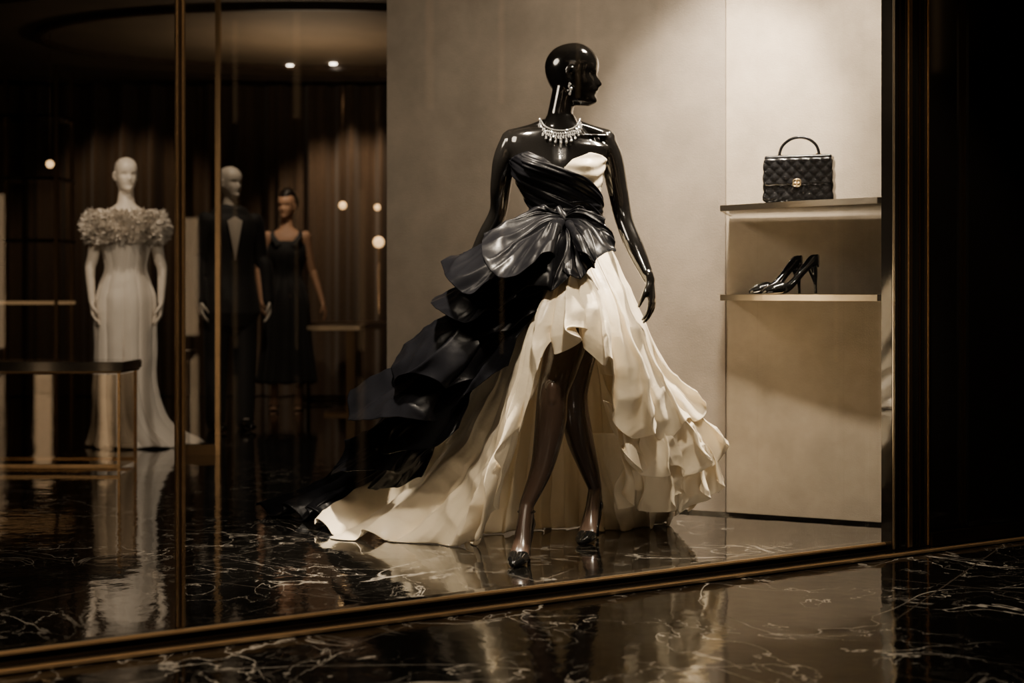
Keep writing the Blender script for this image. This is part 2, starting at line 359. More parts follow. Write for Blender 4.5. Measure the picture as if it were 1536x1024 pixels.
wbox('mullion_edge_a',sm-.013,sm-.004,-.02,-.012,.05,3.0,M_brass,.003,parent=wf)
wbox('mullion_edge_b',sm+.004,sm+.014,-.02,-.012,.05,3.0,M_brass,.003,parent=wf)
wbox('jamb_core',0.0,.19,-.06,-.004,.022,3.0,M_dark,parent=wf)
for k_,(a,b,mm) in enumerate(((0.0,.010,M_steel),(.03,.040,M_brassd),(.075,.10,M_brass),(.135,.145,M_brassd),(.178,.19,M_brass))):
    wbox('jamb_strip_%d'%k_,a,b,-.07,-.058,.022,3.0,mm,.004,parent=wf)
wbox('header',-4.6,1.6,-.06,.05,2.86,3.0,M_dark,parent=wf)
wbox('window_1',-4.6,sm-.01,0,.006,.05,2.9,M_glass,0)
wbox('window_2',sm+.01,0,0,.006,.05,2.9,M_glass,0)
fc=empty('facade_pilaster',Wp(.8,0,0))
wbox('panel_a',.19,.42,-.02,.1,.022,3.0,M_dark,parent=fc)
wbox('strip_a',.415,.423,-.035,0,.022,3.0,M_brassd,parent=fc)
wbox('panel_b',.42,1.6,-.05,.1,.022,3.0,M_dark,parent=fc)
wbox('baseboard_right',.19,1.6,-.08,-.05,.022,.07,M_brassd,parent=fc)
# street across: unseen dark buildings; window glow added as reflection source
def building(name,c,L,rz,seed,ws,wm_):
    random.seed(seed); e=empty(name,c)
    R=Matrix.Translation(c)@Matrix.Rotation(rz,4,'Z')
    bm=bmesh.new(); bmesh.ops.create_cube(bm,size=1)
    for v in bm.verts: v.co=R@Vector((v.co.x*L,v.co.y*1.0+.5,v.co.z*7+3.5))
    mkobj('facade',bm,M_wood,e,False)
    bm=bmesh.new(); n=int(L/1.1)
    for i in range(n):
        for zz,h in ((1.3,2.2),(4.2,1.5),(6.1,1.2)):
            if random.random()<.45: continue
            x=-L/2+(i+.5)*1.1; w=random.choice(ws)
            vs=[bm.verts.new(R@Vector((x+a*w/2,-.02,zz+b*h/2))) for a,b in ((-1,-1),(1,-1),(1,1),(-1,1))]
            bm.faces.new(vs)
    mkobj('windows',bm,wm_,e,False)
building('street_building',Vector((0,-9.5,0)),22,math.pi,5,(.1,.2,.3),M_win)
building('street_building.001',Vector((12.3,-1,0)),14,-math.pi/2,8,(.04,.08,.12),M_win2)
# ================================================================== SHELVES
def shelf(name,zt):
    a=Vector((.857,5.86)); b=Vector((1.372,5.345)); pts=[]
    for i in range(17):
        t=i/16; p=a.lerp(b,t); nn=Vector((-.707,-.707)); pts.append(tuple(p+nn*.02*math.sin(math.pi*t)))
    e=empty(name,(1.2,5.8,zt-.015))
    inner=[(x+.006,y+.006) for x,y in pts]+[(1.40,5.40),(1.60,WY(1.60)),(.96,WY(.96))]
    prism('slab',inner,zt-.022,zt-.001,M_dark,e,bev=.001)
    band=pts+[(1.40,5.36),(1.40,5.375)]+[(x+.008,y+.008) for x,y in pts[::-1]]
    prism('edge_band',band,zt-.024,zt,M_steel,e,bev=.001)
    prism('side_band',[pts[0],(pts[0][0]+.010,pts[0][1]),(.965,WY(.965)),(.955,WY(.955))],zt-.024,zt,M_steel,e,bev=.001)
shelf('wall_shelf',1.335); shelf('wall_shelf.001',.968)
def bag():
    c=P(1199,303,5.72); c.z=1.336; e=empty('quilted_handbag',c); rz=math.radians(-20)
    M=Matrix.Translation(c)@Matrix.Rotation(rz,4,'Z')
    W,D,H=.275,.105,.175
    def qb(name,W,D,H,z0,yo,r,q,taper):
        bm=bmesh.new(); bmesh.ops.create_cube(bm,size=1)
        bmesh.ops.subdivide_edges(bm,edges=list(bm.edges),cuts=59,use_grid_fill=True)
        for v in bm.verts:
            x,y,z=v.co.x*W,v.co.y*D,v.co.z*H
            nx,ny,nz=[max(-k/2+r,min(k/2-r,t)) for k,t in ((W,x),(D,y),(H,z))]
            d=Vector((x-nx,y-ny,z-nz)); n=d.normalized() if d.length>1e-6 else Vector((0,0,0))
            p=Vector((nx,ny,nz))+n*r
            if q and d.length>1e-6:
                k=math.pi/.034; hh=abs(math.sin((p.x+p.z)*k*.75))*abs(math.sin((p.x-p.z)*k*.75))
                p+=n*.0045*(hh**.45)
            t=(p.z+H/2)/H
            p.x*=1-taper*t; p.y*=1-taper*2.5*t
            v.co=M@Vector((p.x,p.y+yo,p.z+z0+H/2))
        return mkobj(name,bm,M_leather,e)
    qb('body',W,D,H,.003,0,.014,True,.03)
    qb('flap',W*.985,.016,H*.60,.003+H*.38,-D/2*.93,.007,True,.02)
    qb('lid',W*.97,D*.86,.02,.003+H*.955,-.003,.009,False,0)
    bm=bmesh.new()
    pts=[M@Vector((x,-.005,z)) for x,z in ((-.075,.18),(-.078,.20),(-.066,.232),(-.036,.256),(0,.264),(.036,.256),(.066,.232),(.078,.20),(.075,.18))]
    tube(bm,pts,[.0062]*9,n=12,side=(0,1,0)); mkobj('handle',bm,M_leather,e)
    bm=bmesh.new()
    for sx in (-1,1):
        pr=[M@Vector((sx*.076+.012*math.cos(a),-.005,.186+.012*math.sin(a))) for a in np.linspace(0,2*math.pi,17)]
        tube(bm,pr,[.0025]*17,n=8,side=(0.1,1,0),sub=1)
    for ox in (-.007,.007):
        for oz in (-.006,.006):
            pr=[M@Vector((ox+.008*math.cos(a),-.066,.077+oz+.008*math.sin(a))) for a in np.linspace(0,2*math.pi,17)]
            tube(bm,pr,[.0019]*17,n=8,side=(0.1,1,0),sub=1)
    tube(bm,[M@Vector((0,-.063,.062)),M@Vector((0,-.063,.092))],[(.006,.002)]*2,n=10,side=tuple(M.to_3x3()@Vector((1,0,0))),cap=True)
    mkobj('clasp',bm,M_gold,e)
bag()
def shelf_pumps():
    e=empty('pump_pair',P(1190,440,5.7))
    for i,(u,d,a) in enumerate(((1228,5.66,190),(1203,5.80,196))):
        o=P(u,440,d); o.z=.969
        pump('pump_%d'%i,frame(o,(math.cos(math.radians(a)),math.sin(math.radians(a)),0)),e,heel=.105)
shelf_pumps()
# ================================================================== MAIN MANNEQUIN
mm=empty('display_mannequin',(.18,5.3,0))
FF=frame((.066,5.25,0),(-.061,-.22,0)); RF=frame((.346,5.69,0),(-.085,-.22,0))
bm=bmesh.new()
k=5.3/F
RINGS=[(186,841,27,.050),(194,841,36,.056),(201,840,55,.062),(208,839,74,.068),(218,838,80,.078),(232,838,75,.088),(248,838,69,.098),(265,838,65,.102),(290,843,56,.092),(315,848,50,.083),(335,850,51,.085),(360,852,57,.098),(390,852,62,.110),(425,851,64,.115),(455,850,64,.110),(480,850,56,.09)]
tube(bm,[P(u,v,5.3) for v,u,h,dd in RINGS],[(h*k,dd) for v,u,h,dd in RINGS],n=40,side=(1,0,0),sub=3)
tube(bm,[P(850,122,5.31),P(844,150,5.31),P(840,175,5.31),P(839,200,5.31)],[(.048,.052),(.046,.050),(.050,.050),(.075,.06)],n=24,side=(1,0,0))
tube(bm,[P(840,180,5.32),P(800,196,5.32),P(766,208,5.32)],[.028,.028,.036],n=14,side=(0,1,0))
tube(bm,[P(840,180,5.32),P(880,196,5.32),P(910,208,5.32)],[.028,.028,.036],n=14,side=(0,1,0))
tube(bm,[P(831,205,5.245),P(800,203,5.25),P(770,204,5.28)],[.008,.007,.008],n=10,side=(0,1,0))
tube(bm,[P(847,205,5.245),P(878,203,5.25),P(908,204,5.28)],[.008,.007,.008],n=10,side=(0,1,0))
for u in (804,872): tube(bm,[P(u,236,5.275),P(u,262,5.248)],[(.045,.035),(.05,.045)],n=20,side=(1,0,0))
Lw=P(705,402,5.50); Rw=P(974,420,5.17)
tube(bm,[P(768,212,5.32),P(757,240,5.33),P(751,280,5.37),P(747,318,5.42),P(729,355,5.46),Lw],[.044,.044,.040,.034,.034,.022],n=22,side=(0,1,0))
tube(bm,[P(906,212,5.32),P(918,240,5.32),P(927,285,5.31),P(936,328,5.29),P(953,372,5.23),Rw],[.044,.044,.039,.034,.034,.021],n=22,side=(0,1,0))
hand(bm,Rw,(.12,-.05,-1),(-.35,-.9,0),(-1,0,0),1.0,.75)
hand(bm,Lw,(-.2,.1,-1),(.3,-.9,0),(1,0,0),1.0,.8)
sd=(1,0,0)
fa=FF@Vector((.045,0,.20)); ra=RF@Vector((.045,0,.20))
tube(bm,[P(836,432,5.30),P(848,500,5.24),P(840,548,5.18),P(829,590,5.13),P(826,632,5.155),P(813,700,5.20),fa],[.085,.082,.068,.056,.057,.042,.027],n=26,side=sd)
tube(bm,[P(868,432,5.34),P(868,510,5.38),P(860,590,5.43),P(868,650,5.52),P(883,700,5.60),ra],[.078,.076,.056,.054,.040,.027],n=26,side=sd)
tube(bm,[P(828,580,5.09),P(828,600,5.09)],[.024,.022],n=14,side=sd)
foot_pts(FF,bm); foot_pts(RF,bm)
hy=math.radians(-12)
HM=Matrix.Translation(P(860,158,5.31))@Matrix.Rotation(hy,4,'Z')@Matrix.Rotation(math.radians(3),4,'Y')
head(bm,HM,.985)
finish_body('body',bm,M_body,mm,.0045,3)
for i,Mx in enumerate((FF,RF)): pump('pump_%d'%i,Mx,mm)
bm=bmesh.new()
for Mx in (FF,):
    pr=[Mx@Vector((.048+.034*math.cos(a),.031*math.sin(a),.175)) for a in np.linspace(0,2*math.pi,25)]
    tube(bm,pr,[.003]*25,n=8,side=(0,0.1,1),sub=1)
mkobj('ankle_strap',bm,M_shoe,mm)
def gem(bm,c,r,st=1,ax=None):
    R=Matrix.Rotation(random.random()*3,4,Vector((random.random(),random.random(),1)))
    if st!=1:
        R=Vector((0,0,1)).rotation_difference(ax).to_matrix().to_4x4()@Matrix.Diagonal((1,1,st,1))@Matrix.Rotation(random.random()*3,4,'Z')
    bmesh.ops.create_icosphere(bm,subdivisions=1,radius=r,matrix=Matrix.Translation(c)@R)
bm=bmesh.new()
vv=[r[0] for r in RINGS]
def tor(v,col): return float(np.interp(v,vv,[r[col] for r in RINGS]))
def neckp(a,dv):
    drop=math.cos(a*.95); vvv=175+22*drop**1.5+dv
    hw=30+max(0,(vvv-182))*.42; dep=.052+max(0,vvv-180)*.0011
    return Vector((P(840,vvv,5.3).x+hw*k*math.sin(a),5.305-dep*math.cos(a)-.012,P(840,vvv,5.25).z))
N1=61
for i in range(N1):
    a=-1.5+3.0*i/(N1-1); gem(bm,neckp(a,0),.0036)
for i in range(31):
    a=-1.4+2.8*i/30; L=(1 if i%2 else .55)*(6+11*math.cos(a)**2)
    p0,p1=neckp(a,2),neckp(a,2+L); ax=(p1-p0).normalized()
    n=max(1,int((p1-p0).length/.010))
    for j in range(n): gem(bm,p0.lerp(p1,(j+.6)/n),.0040,1.7,(ax+Vector((.5*(-1)**j,0,0))).normalized())
    gem(bm,p1,.0050 if i%2 else .0036)
for i in range(6): gem(bm,neckp(0,14)+Vector((0,-.002,-i*.0055)),.0052-.0004*i,1.3,Vector((0,0,1)))
mkobj('necklace',bm,M_diam,mm,False)
ear=HM@Vector((-.004,-.082,.070))
bm=bmesh.new()
for i in range(22):
    z=-i*.0020; w=.007*math.sin(math.pi*(i+2)/24)
    gem(bm,ear+Vector((random.uniform(-1,1)*w,-.006,z)),.0038)
mkobj('earring',bm,M_diam,mm,False)
# ================================================================== GOWN
gw=empty('evening_gown',(.15,5.25,0))
def surf(a,v,off):
    cu,hw,hd=tor(v,1),tor(v,2)*k,tor(v,3)
    bust=sum(.030*math.exp(-((a-c)/.40)**2-((v-256)/20)**2) for c in (-.50,.50))
    o=off+bust; c=P(cu,v,5.3)
    return Vector((c.x+(hw+o*.9)*math.sin(a),5.3-(hd+o)*math.cos(a),c.z))
def patch(name,a0,a1,vt,vb,off,m,fold,na=140,nv=44):
    G=np.zeros((na,nv,3))
    for i in range(na):
        a=a0+(a1-a0)*i/(na-1); t0,t1=vt(a),vb(a)
        for j in range(nv):
            v=t0+(t1-t0)*j/(nv-1)
            G[i,j]=surf(a,v,off+fold(a,v,j/(nv-1)))
    return grid_obj(name,G,m,gw,.003)
bt=lambda a: float(np.interp(a,[-3.15,-1.6,-1.1,-.6,-.3,0,.5,1.2,1.7,3.15],[262,246,237,230,240,262,279,299,302,300]))
it=lambda a: float(np.interp(a,[-.2,0,.25,.6,1.0,1.6,3.15],[270,263,243,232,235,247,262]))
def f_black(a,v,t):
    q=(v-262)-30*a; return .009+.004*math.sin(q*.30+.8*math.sin(a*3))*min(1,t*5)+.0015*math.sin(q*.75+a)
def f_iv(a,v,t): 
    q=(v-250)+18*(a-.6)**2; return .0045+.0025*math.sin(q*.36+a*2)
patch('bodice_ivory',-.12,3.15,it,lambda a:max(it(a)+6,bt(a)+6),0,M_ivory,f_iv)
patch('bodice_black',-3.15,3.15,bt,lambda a:340,0,M_silk,f_black,220,50)
patch('wrap_edge',-.75,1.5,lambda a:236+ (a+.75)*29-3,lambda a:236+(a+.75)*29+16,.006,M_silk,lambda a,v,t:.007+.006*math.sin(t*math.pi)+.002*math.sin(t*14))
patch('waist_sash',-3.15,3.15,lambda a:300+6*math.cos(a)-5*math.sin(a),lambda a:352,.0,M_silk,lambda a,v,t:.008+.005*math.sin(t*math.pi)+.0035*math.sin((v-14*abs(a))*.30+1.2*math.sin(a*1.3))+.0015*math.sin(v*.7+a*4))
patch('hip_yoke',-3.15,3.15,lambda a:345,lambda a:440,.0,M_ivory,lambda a,v,t:.010+.004*math.sin(a*14))
bm=bmesh.new()
tube(bm,[P(838,312,5.19),P(845,326,5.17),P(854,342,5.17),P(858,352,5.175)],[(.012,.010),(.017,.014),(.015,.014),(.012,.01)],n=24,side=(1,0,.4))
mkobj('knot',bm,M_silk,gw)
def C(*p): return [P(*q) for q in p]
cols=[
C((790,400,5.42),(760,500,5.55),(690,606,5.80),(622,696,5.95),(522,757,6.0),(472,796,5.84)),
C((795,400,5.32),(770,515,5.40),(712,635,5.55),(640,728,5.68),(570,783,5.72),(520,810,5.62)),
C((805,400,5.22),(782,520,5.25),(742,640,5.35),(690,730,5.48),(640,785,5.55),(600,814,5.56)),
C((815,400,5.16),(795,510,5.12),(768,620,5.18),(738,710,5.30),(712,775,5.42),(690,816,5.52)),
C((825,400,5.13),(805,490,5.06),(785,580,5.08),(764,660,5.14),(742,730,5.24),(726,800,5.42)),
C((832,400,5.12),(813,470,5.03),(798,540,5.02),(785,600,5.04),(772,655,5.08),(760,700,5.14)),
C((840,400,5.11),(822,450,5.02),(808,495,4.99),(800,530,4.99),(793,565,5.0),(790,600,5.02)),
C((848,400,5.11),(838,430,5.01),(828,460,4.98),(822,485,4.97),(820,505,4.97),(822,525,4.98)),
C((858,400,5.11),(858,425,5.02),(858,448,4.98),(860,470,4.96),(862,490,4.96),(864,505,4.97)),
C((868,396,5.12),(878,425,5.03),(886,455,4.98),(892,480,4.97),(896,505,4.98),(898,530,5.0)),
C((880,390,5.14),(898,438,5.06),(912,490,5.03),(924,535,5.04),(930,580,5.08),(930,625,5.12)),
C((894,384,5.18),(918,442,5.12),(940,508,5.10),(958,560,5.14),(970,610,5.2),(972,650,5.28)),
C((908,376,5.25),(934,442,5.22),(962,512,5.25),(985,565,5.32),(1008,600,5.4),(1030,632,5.46)),
C((914,370,5.36),(942,444,5.38),(972,516,5.44),(1000,573,5.52),(1032,598,5.58),(1060,612,5.62)),
]
drape('skirt_overlay',cols,M_ivory,gw,ns=560,nt=96,folds=10,amp=.05,tang=.75,p=1.1,base=.12,seed=1.3,crisp=.4,hem=1.0,crumple=.008,cs=6,second=.4,fine=.007)
drape('skirt_back',[
C((785,400,5.45),(760,560,5.65),(735,690,5.75),(700,806,5.70)),
C((815,400,5.50),(800,560,5.78),(785,690,5.85),(780,798,5.82)),
C((850,400,5.52),(850,560,5.82),(850,690,5.92),(850,793,5.90)),
C((880,400,5.50),(905,560,5.76),(920,690,5.90),(925,788,5.97)),
C((900,400,5.45),(950,550,5.65),(985,670,5.80),(1005,776,6.03)),
C((905,395,5.38),(965,530,5.52),(1020,630,5.62),(1050,700,5.75))],M_ivory,gw,ns=300,folds=9,amp=.045,tang=.6,p=.9,base=.2,seed=4.2,crumple=.006,cs=6,fine=.006)
drape('flounce_a',[
C((900,560,5.3),(916,610,5.28),(928,650,5.28),(936,688,5.33)),
C((950,570,5.3),(970,620,5.32),(985,660,5.36),(995,705,5.42)),
C((985,570,5.4),(1015,615,5.45),(1040,655,5.5),(1056,692,5.55)),
C((1000,560,5.55),(1035,605,5.6),(1068,638,5.65),(1092,660,5.7))],M_ivory,gw,ns=300,nt=70,folds=3.5,amp=.06,tang=.8,seed=2.1,hem=1.2,crumple=.008,cs=7,second=.4,fine=.009)
drape('flounce_b',[
C((905,600,5.42),(920,650,5.42),(932,700,5.45),(930,748,5.5)),
C((960,620,5.42),(980,665,5.45),(995,712,5.5),(1000,756,5.56)),
C((1000,620,5.5),(1030,665,5.55),(1046,705,5.6),(1050,742,5.65)),
C((1020,610,5.6),(1052,655,5.65),(1074,692,5.7),(1086,722,5.75))],M_ivory,gw,ns=300,nt=70,folds=4,amp=.055,tang=.8,seed=5.1,hem=1.2,crumple=.008,cs=7,second=.4,fine=.009)
drape('flounce_c',[
C((880,650,5.72),(885,700,5.76),(892,750,5.8),(898,796,5.83)),
C((930,650,5.58),(940,700,5.62),(950,750,5.72),(948,792,5.88)),
C((980,660,5.6),(1000,705,5.66),(1010,748,5.78),(1000,778,6.0)),
C((1010,660,5.7),(1040,700,5.76),(1052,728,5.82),(1044,750,5.88))],M_ivory,gw,ns=300,nt=70,folds=4.5,amp=.04,tang=.8,seed=7.7,hem=.8,second=.4,fine=.008)
# black overskirt
drape('train_black',[
C((800,350,5.45),(720,430,5.6),(650,520,5.8),(570,640,6.02),(490,725,6.25),(385,768,6.36)),
C((808,350,5.32),(745,450,5.40),(670,560,5.6),(585,670,5.9),(500,740,6.15),(425,778,6.15)),
C((825,350,5.22),(785,460,5.2),(712,565,5.38),(625,676,5.78),(520,745,6.08),(475,780,6.04))],M_silk,gw,ns=160,nt=90,folds=2.4,amp=.055,tang=.6,base=.2,seed=.7,crisp=.1,hem=.6,fine=.008)
def tier(name,a0,a1,hp,bulge=.03,**kw):
    n=len(hp); cols=[]
    A0,A1=P(*a0),P(*a1)
    for i,h in enumerate(hp):
        a=A0.lerp(A1,i/(n-1)); b=P(*h); up=Vector((0,-.6,.8))
        cols.append([a,a.lerp(b,.33)+up*bulge,a.lerp(b,.68)+up*bulge*.8,b])
    kk=dict(ns=340,nt=60,folds=5,amp=.030,tang=.45,hem=.9,crisp=0,crumple=.006,second=.35,cs=7,base=.3,p=.8,fine=.005); kk.update(kw)
    return drape(name,cols,M_silk,gw,**kk)
tier('tier_e',(640,620,5.75),(665,655,5.42),[(590,628,5.95),(530,668,5.95),(500,706,5.95),(520,716,5.75),(570,708,5.62),(610,700,5.66),(585,722,5.80),(560,734,5.85),(600,728,5.70),(640,700,5.58)],seed=8.3,bulge=.02,amp=.024)
tier('tier_d',(725,500,5.6),(745,545,5.12),[(690,520,5.8),(600,570,5.85),(526,600,5.80),(530,626,5.55),(600,634,5.33),(660,632,5.4),(610,652,5.65),(552,660,5.72),(580,678,5.52),(640,674,5.36),(690,638,5.26)],seed=1.1)
tier('tier_c',(770,430,5.4),(815,455,5.08),[(720,452,5.6),(655,492,5.65),(594,543,5.65),(598,568,5.40),(655,579,5.2),(708,562,5.22),(680,584,5.42),(632,596,5.5),(655,608,5.33),(712,594,5.16),(762,545,5.06)],seed=2.9)
tier('tier_b',(790,385,5.3),(838,425,5.08),[(740,405,5.45),(690,428,5.5),(655,448,5.5),(657,472,5.30),(702,480,5.13),(745,462,5.12),(718,482,5.28),(690,492,5.34),(712,502,5.2),(760,496,5.06),(803,468,5.02)],bulge=.025,seed=4.4,amp=.024,hem=.5)
tier('tier_a',(805,342,5.25),(850,375,5.1),[(750,358,5.35),(705,376,5.4),(670,396,5.38),(672,424,5.18),(722,434,5.04),(768,416,5.02),(738,438,5.15),(708,448,5.22),(735,462,5.08),(790,452,4.99),(826,432,4.98)],bulge=.025,seed=6.0,amp=.024,hem=.5)
tier('bow_left',(838,322,5.17),(850,345,5.14),[(795,334,5.17),(755,341,5.15),(724,368,5.1),(730,400,4.95),(782,404,4.87),(822,384,4.90),(798,408,5.0),(762,420,5.05),(785,436,4.96),(825,430,4.93),(850,412,4.98)],bulge=.034,seed=.3,amp=.024,fine=.007)
tier('bow_right',(850,322,5.165),(848,345,5.14),[(880,318,5.13),(905,330,5.1),(922,360,5.08),(914,384,4.97),(890,386,4.93),(876,376,4.98),(890,396,5.05),(880,412,5.0),(862,416,4.95),(846,414,4.97)],bulge=.024,seed=3.3,amp=.016,fine=.006)
# ================================================================== BACKGROUND FIGURES
def figure(name,X,Y,rot,H,matb,arms,heels=True,stance=.1,headyaw=0,voxel=.007):
    """joints in metres for a 1.80 m figure; faces -Y before rot"""
    e=empty(name,(X,Y,0)); s=H/1.80
    T=Matrix.Translation((X,Y,0))@Matrix.Rotation(rot,4,'Z')@Matrix.Scale(s,4)
    q=lambda x,y,z:T@Vector((x,y,z)); sd=T.to_3x3()@Vector((1,0,0)); sy=T.to_3x3()@Vector((0,1,0))
    bm=bmesh.new(); z_h=.08 if heels else 0
    R=[(1.52,.05,.05),(1.49,.09,.06),(1.46,.155,.07),(1.42,.175,.085),(1.35,.16,.1),(1.28,.15,.108),(1.18,.125,.09),(1.10,.115,.08),(1.02,.14,.1),(.94,.17,.12),(.86,.16,.11)]
    tube(bm,[q(0,0,z) for z,a,b in R],[(a*s,b*s) for z,a,b in R],n=28,side=sd,sub=2)
    tube(bm,[q(0,0.01,1.66),q(0,.01,1.58),q(0,.01,1.5)],[.048*s,.047*s,.06*s],n=18,side=sd)
    for sg,a in zip((-1,1),arms):
        pts=[q(*p) for p in a[:4]]
        tube(bm,[q(sg*.155,0,1.44)]+pts[1:],[.045*s,.037*s,.032*s,.021*s],n=16,side=sy)
        dv=(pts[3]-pts[2]); hand(bm,pts[3],dv,-sy,-sd*sg,s,.8)
        st=stance*sg
        tube(bm,[q(sg*.085,0,.9),q(st*.9,-.01,.72),q(st,-.02,.5+z_h*.5),q(st,.01,.33+z_h*.5),q(st,.02,.12+z_h)],[.088*s,.075*s,.053*s,.05*s,.028*s],n=18,side=sd)
        tube(bm,[q(st,.02,.12+z_h),q(st,-.03,.06+z_h*.7),q(st,-.12,.028),q(st,-.17,.018)],[.027*s,.03*s,(.036*s,.018*s),(.024*s,.012*s)],n=14,side=sd)
        tube(bm,[q(st,.03,.1+z_h),q(st,.05,.03+z_h)],[.026*s,.022*s],n=12,side=sd)
    HMx=T@Matrix.Translation((0,0.0,1.585))@Matrix.Rotation(-math.pi/2+headyaw,4,'Z')
    head(bm,HMx,.93)
    finish_body('body',bm,matb,e,voxel,2)
    return e,T,HMx,s
def rings_garment(name,T,rings,m,parent,n=160,nt=60,folds=14,amp=.02,base=.05,p=1.5,seed=0,**kw):
    cols=[]
    for i in range(24):
        a=2*math.pi*i/24; cols.append([T@Vector((cx+rx*math.sin(a),cy-ry*math.cos(a),z)) for cx,cy,z,rx,ry in rings])
    return drape(name,cols,m,parent,ns=n,nt=nt,folds=folds,amp=amp,base=base,p=p,seed=seed,closed=True,**kw)
armsA=[[(-.155,0,1.44),(-.20,.01,1.18),(-.215,-.01,1.10),(-.20,-.06,.90)],[(.155,0,1.44),(.20,.01,1.18),(.22,-.01,1.10),(.215,-.05,.90)]]
wm,TW,HW,s=figure('white_gown_mannequin',-2.47,9.1,math.radians(12),1.84,M_white,armsA,headyaw=.3)
rings_garment('gown',TW,[(0,0,1.42,.165,.10),(0,0,1.34,.172,.12),(0,0,1.26,.158,.12),(0,0,1.12,.128,.098),(0,0,1.0,.16,.12),(0,0,.88,.19,.14),(0,0,.6,.185,.15),(0,0,.35,.195,.17),(.04,.02,.14,.24,.22),(.12,.05,.01,.36,.30)],M_wgown,wm,folds=11,amp=.02,seed=2,crumple=.002)
bm=bmesh.new()
for i in range(3000):
    a=random.uniform(0,2*math.pi); zz=random.uniform(1.26,1.46); rx,ry=.205,.14
    bulge=1+.20*math.sin(math.pi*(zz-1.26)/.20)+.06*math.sin(a*7+zz*40)
    c=Vector((rx*bulge*math.sin(a),-ry*bulge*math.cos(a),zz)); o=Vector((math.sin(a),-math.cos(a),random.uniform(-.9,.9))).normalized()
    tn=Vector((math.cos(a),math.sin(a),random.uniform(-.9,.9))).normalized(); L=random.uniform(.03,.06); w=random.uniform(.005,.011)
    up=o.cross(tn); pv=[]
    for t,ww in ((0,.35),(.35,1),(.7,1),(1,.35)):
        cc=c-o*.02+o*L*t+up*(.014*t*t); pv.append((bm.verts.new(TW@(cc-tn*w*ww)),bm.verts.new(TW@(cc+up*.003)),bm.verts.new(TW@(cc+tn*w*ww))))
    for x,y in zip(pv,pv[1:]):
        bm.faces.new((x[0],x[1],y[1],y[0])); bm.faces.new((x[1],x[2],y[2],y[1]))
mkobj('feather_ruffle',bm,M_wgown,wm)
rings_garment('ruffle_base',TW,[(0,0,1.44,.17,.10),(0,0,1.42,.205,.14),(0,0,1.36,.225,.15),(0,0,1.30,.21,.14),(0,0,1.26,.15,.12)],M_wgown,wm,folds=9,amp=.02,crumple=.006)
armsB=[[(-.17,0,1.44),(-.22,.02,1.17),(-.23,0,1.13),(-.22,-.06,.88)],[(.17,0,1.44),(.22,.02,1.17),(.24,-.03,1.12),(.24,-.10,.88)]]
sm_,TS,HS,s=figure('suited_mannequin',-2.02,10.2,math.radians(25),1.88,M_white,armsB,heels=False,headyaw=.5)
q=lambda x,y,z:TS@Vector((x,y,z))
bm=bmesh.new(); sdS=TS.to_3x3()@Vector((1,0,0)); syS=TS.to_3x3()@Vector((0,1,0))
R=[(1.47,.15,.085),(1.43,.20,.11),(1.34,.195,.13),(1.2,.175,.125),(1.05,.175,.125),(.92,.2,.145),(.80,.215,.155)]
tube(bm,[q(0,0,z) for z,a,b in R],[(a,b) for z,a,b in R],n=28,side=sdS,sub=2)
for a in armsB:
    tube(bm,[q(a[0][0]*1.02,0,1.43),q(*a[1]),q(*a[2]),q(*a[3])],[.064,.054,.05,.04],n=16,side=syS)
for sg in (-1,1):
    tube(bm,[q(sg*.09,0,.9),q(sg*.10,0,.5),q(sg*.10,.01,.06)],[.105,.085,.07],n=18,side=sdS)
finish_body('suit',bm,M_cloth,sm_,.009,3)
bm=bmesh.new()
for i in range(8): tube(bm,[q(-.045+.0128*i,-.130,1.45-.008*abs(i-3.5)),q(0,-.139,1.16)],[.008,.003],n=6,side=sdS,sub=1)
mkobj('shirt_front',bm,M_white,sm_)
bm=bmesh.new()
for sg in (-1,1): tube(bm,[q(sg*.1,.06,.035),q(sg*.1,-.06,.04),q(sg*.1,-.2,.028)],[(.04,.034),(.045,.036),(.03,.02)],n=16,side=sdS)
mkobj('shoes',bm,M_shoe,sm_)
armsC=[[(-.155,0,1.44),(-.215,.02,1.18),(-.23,0,1.13),(-.20,-.10,.90)],[(.155,0,1.44),(.20,.03,1.18),(.225,.02,1.12),(.30,-.05,.89)]]
wo,TD,HD,s=figure('woman',-1.90,12.0,math.radians(5),1.82,M_skin,armsC,headyaw=-.35)
rings_garment('dress',TD,[(0,0,1.40,.150,.105),(0,0,1.33,.166,.122),(0,0,1.26,.158,.122),(0,0,1.12,.126,.094),(0,0,1.0,.16,.118),(0,0,.88,.186,.135),(0,0,.6,.20,.155),(0,0,.22,.25,.20)],M_cloth,wo,folds=12,amp=.016,seed=5,crumple=.001)
bm=bmesh.new()
for sg in (-1,1): tube(bm,[TD@Vector(p) for p in ((sg*.06,-.118,1.36),(sg*.11,-.09,1.44),(sg*.11,0,1.485),(sg*.1,.08,1.44),(sg*.07,.1,1.36))],[(.028,.004),(.02,.004),(.014,.004),(.02,.004),(.03,.004)],n=10,side=TD.to_3x3()@Vector((1,0,0)))
mkobj('dress_straps',bm,M_cloth,wo)
bm=bmesh.new()
hx=lambda x,y,z:HD@(Vector((x,y,z))*.93)
tube(bm,[hx(-.02,0,.215),hx(-.05,0,.17),hx(-.06,0,.12),hx(-.05,0,.08)],[(.066,.07),(.083,.08),(.078,.07),(.05,.05)],n=22,side=HD.to_3x3()@Vector((0,1,0)))
tube(bm,[hx(.045,0,.205),hx(-.02,0,.222),hx(-.07,0,.19)],[(.045,.03),(.062,.03),(.06,.04)],n=18,side=HD.to_3x3()@Vector((0,1,0)))
tube(bm,[hx(-.11,0,.15),hx(-.155,0,.14)],[.036,.03],n=16,side=(0,0,1))
finish_body('hair',bm,M_hair,wo,.006,2)
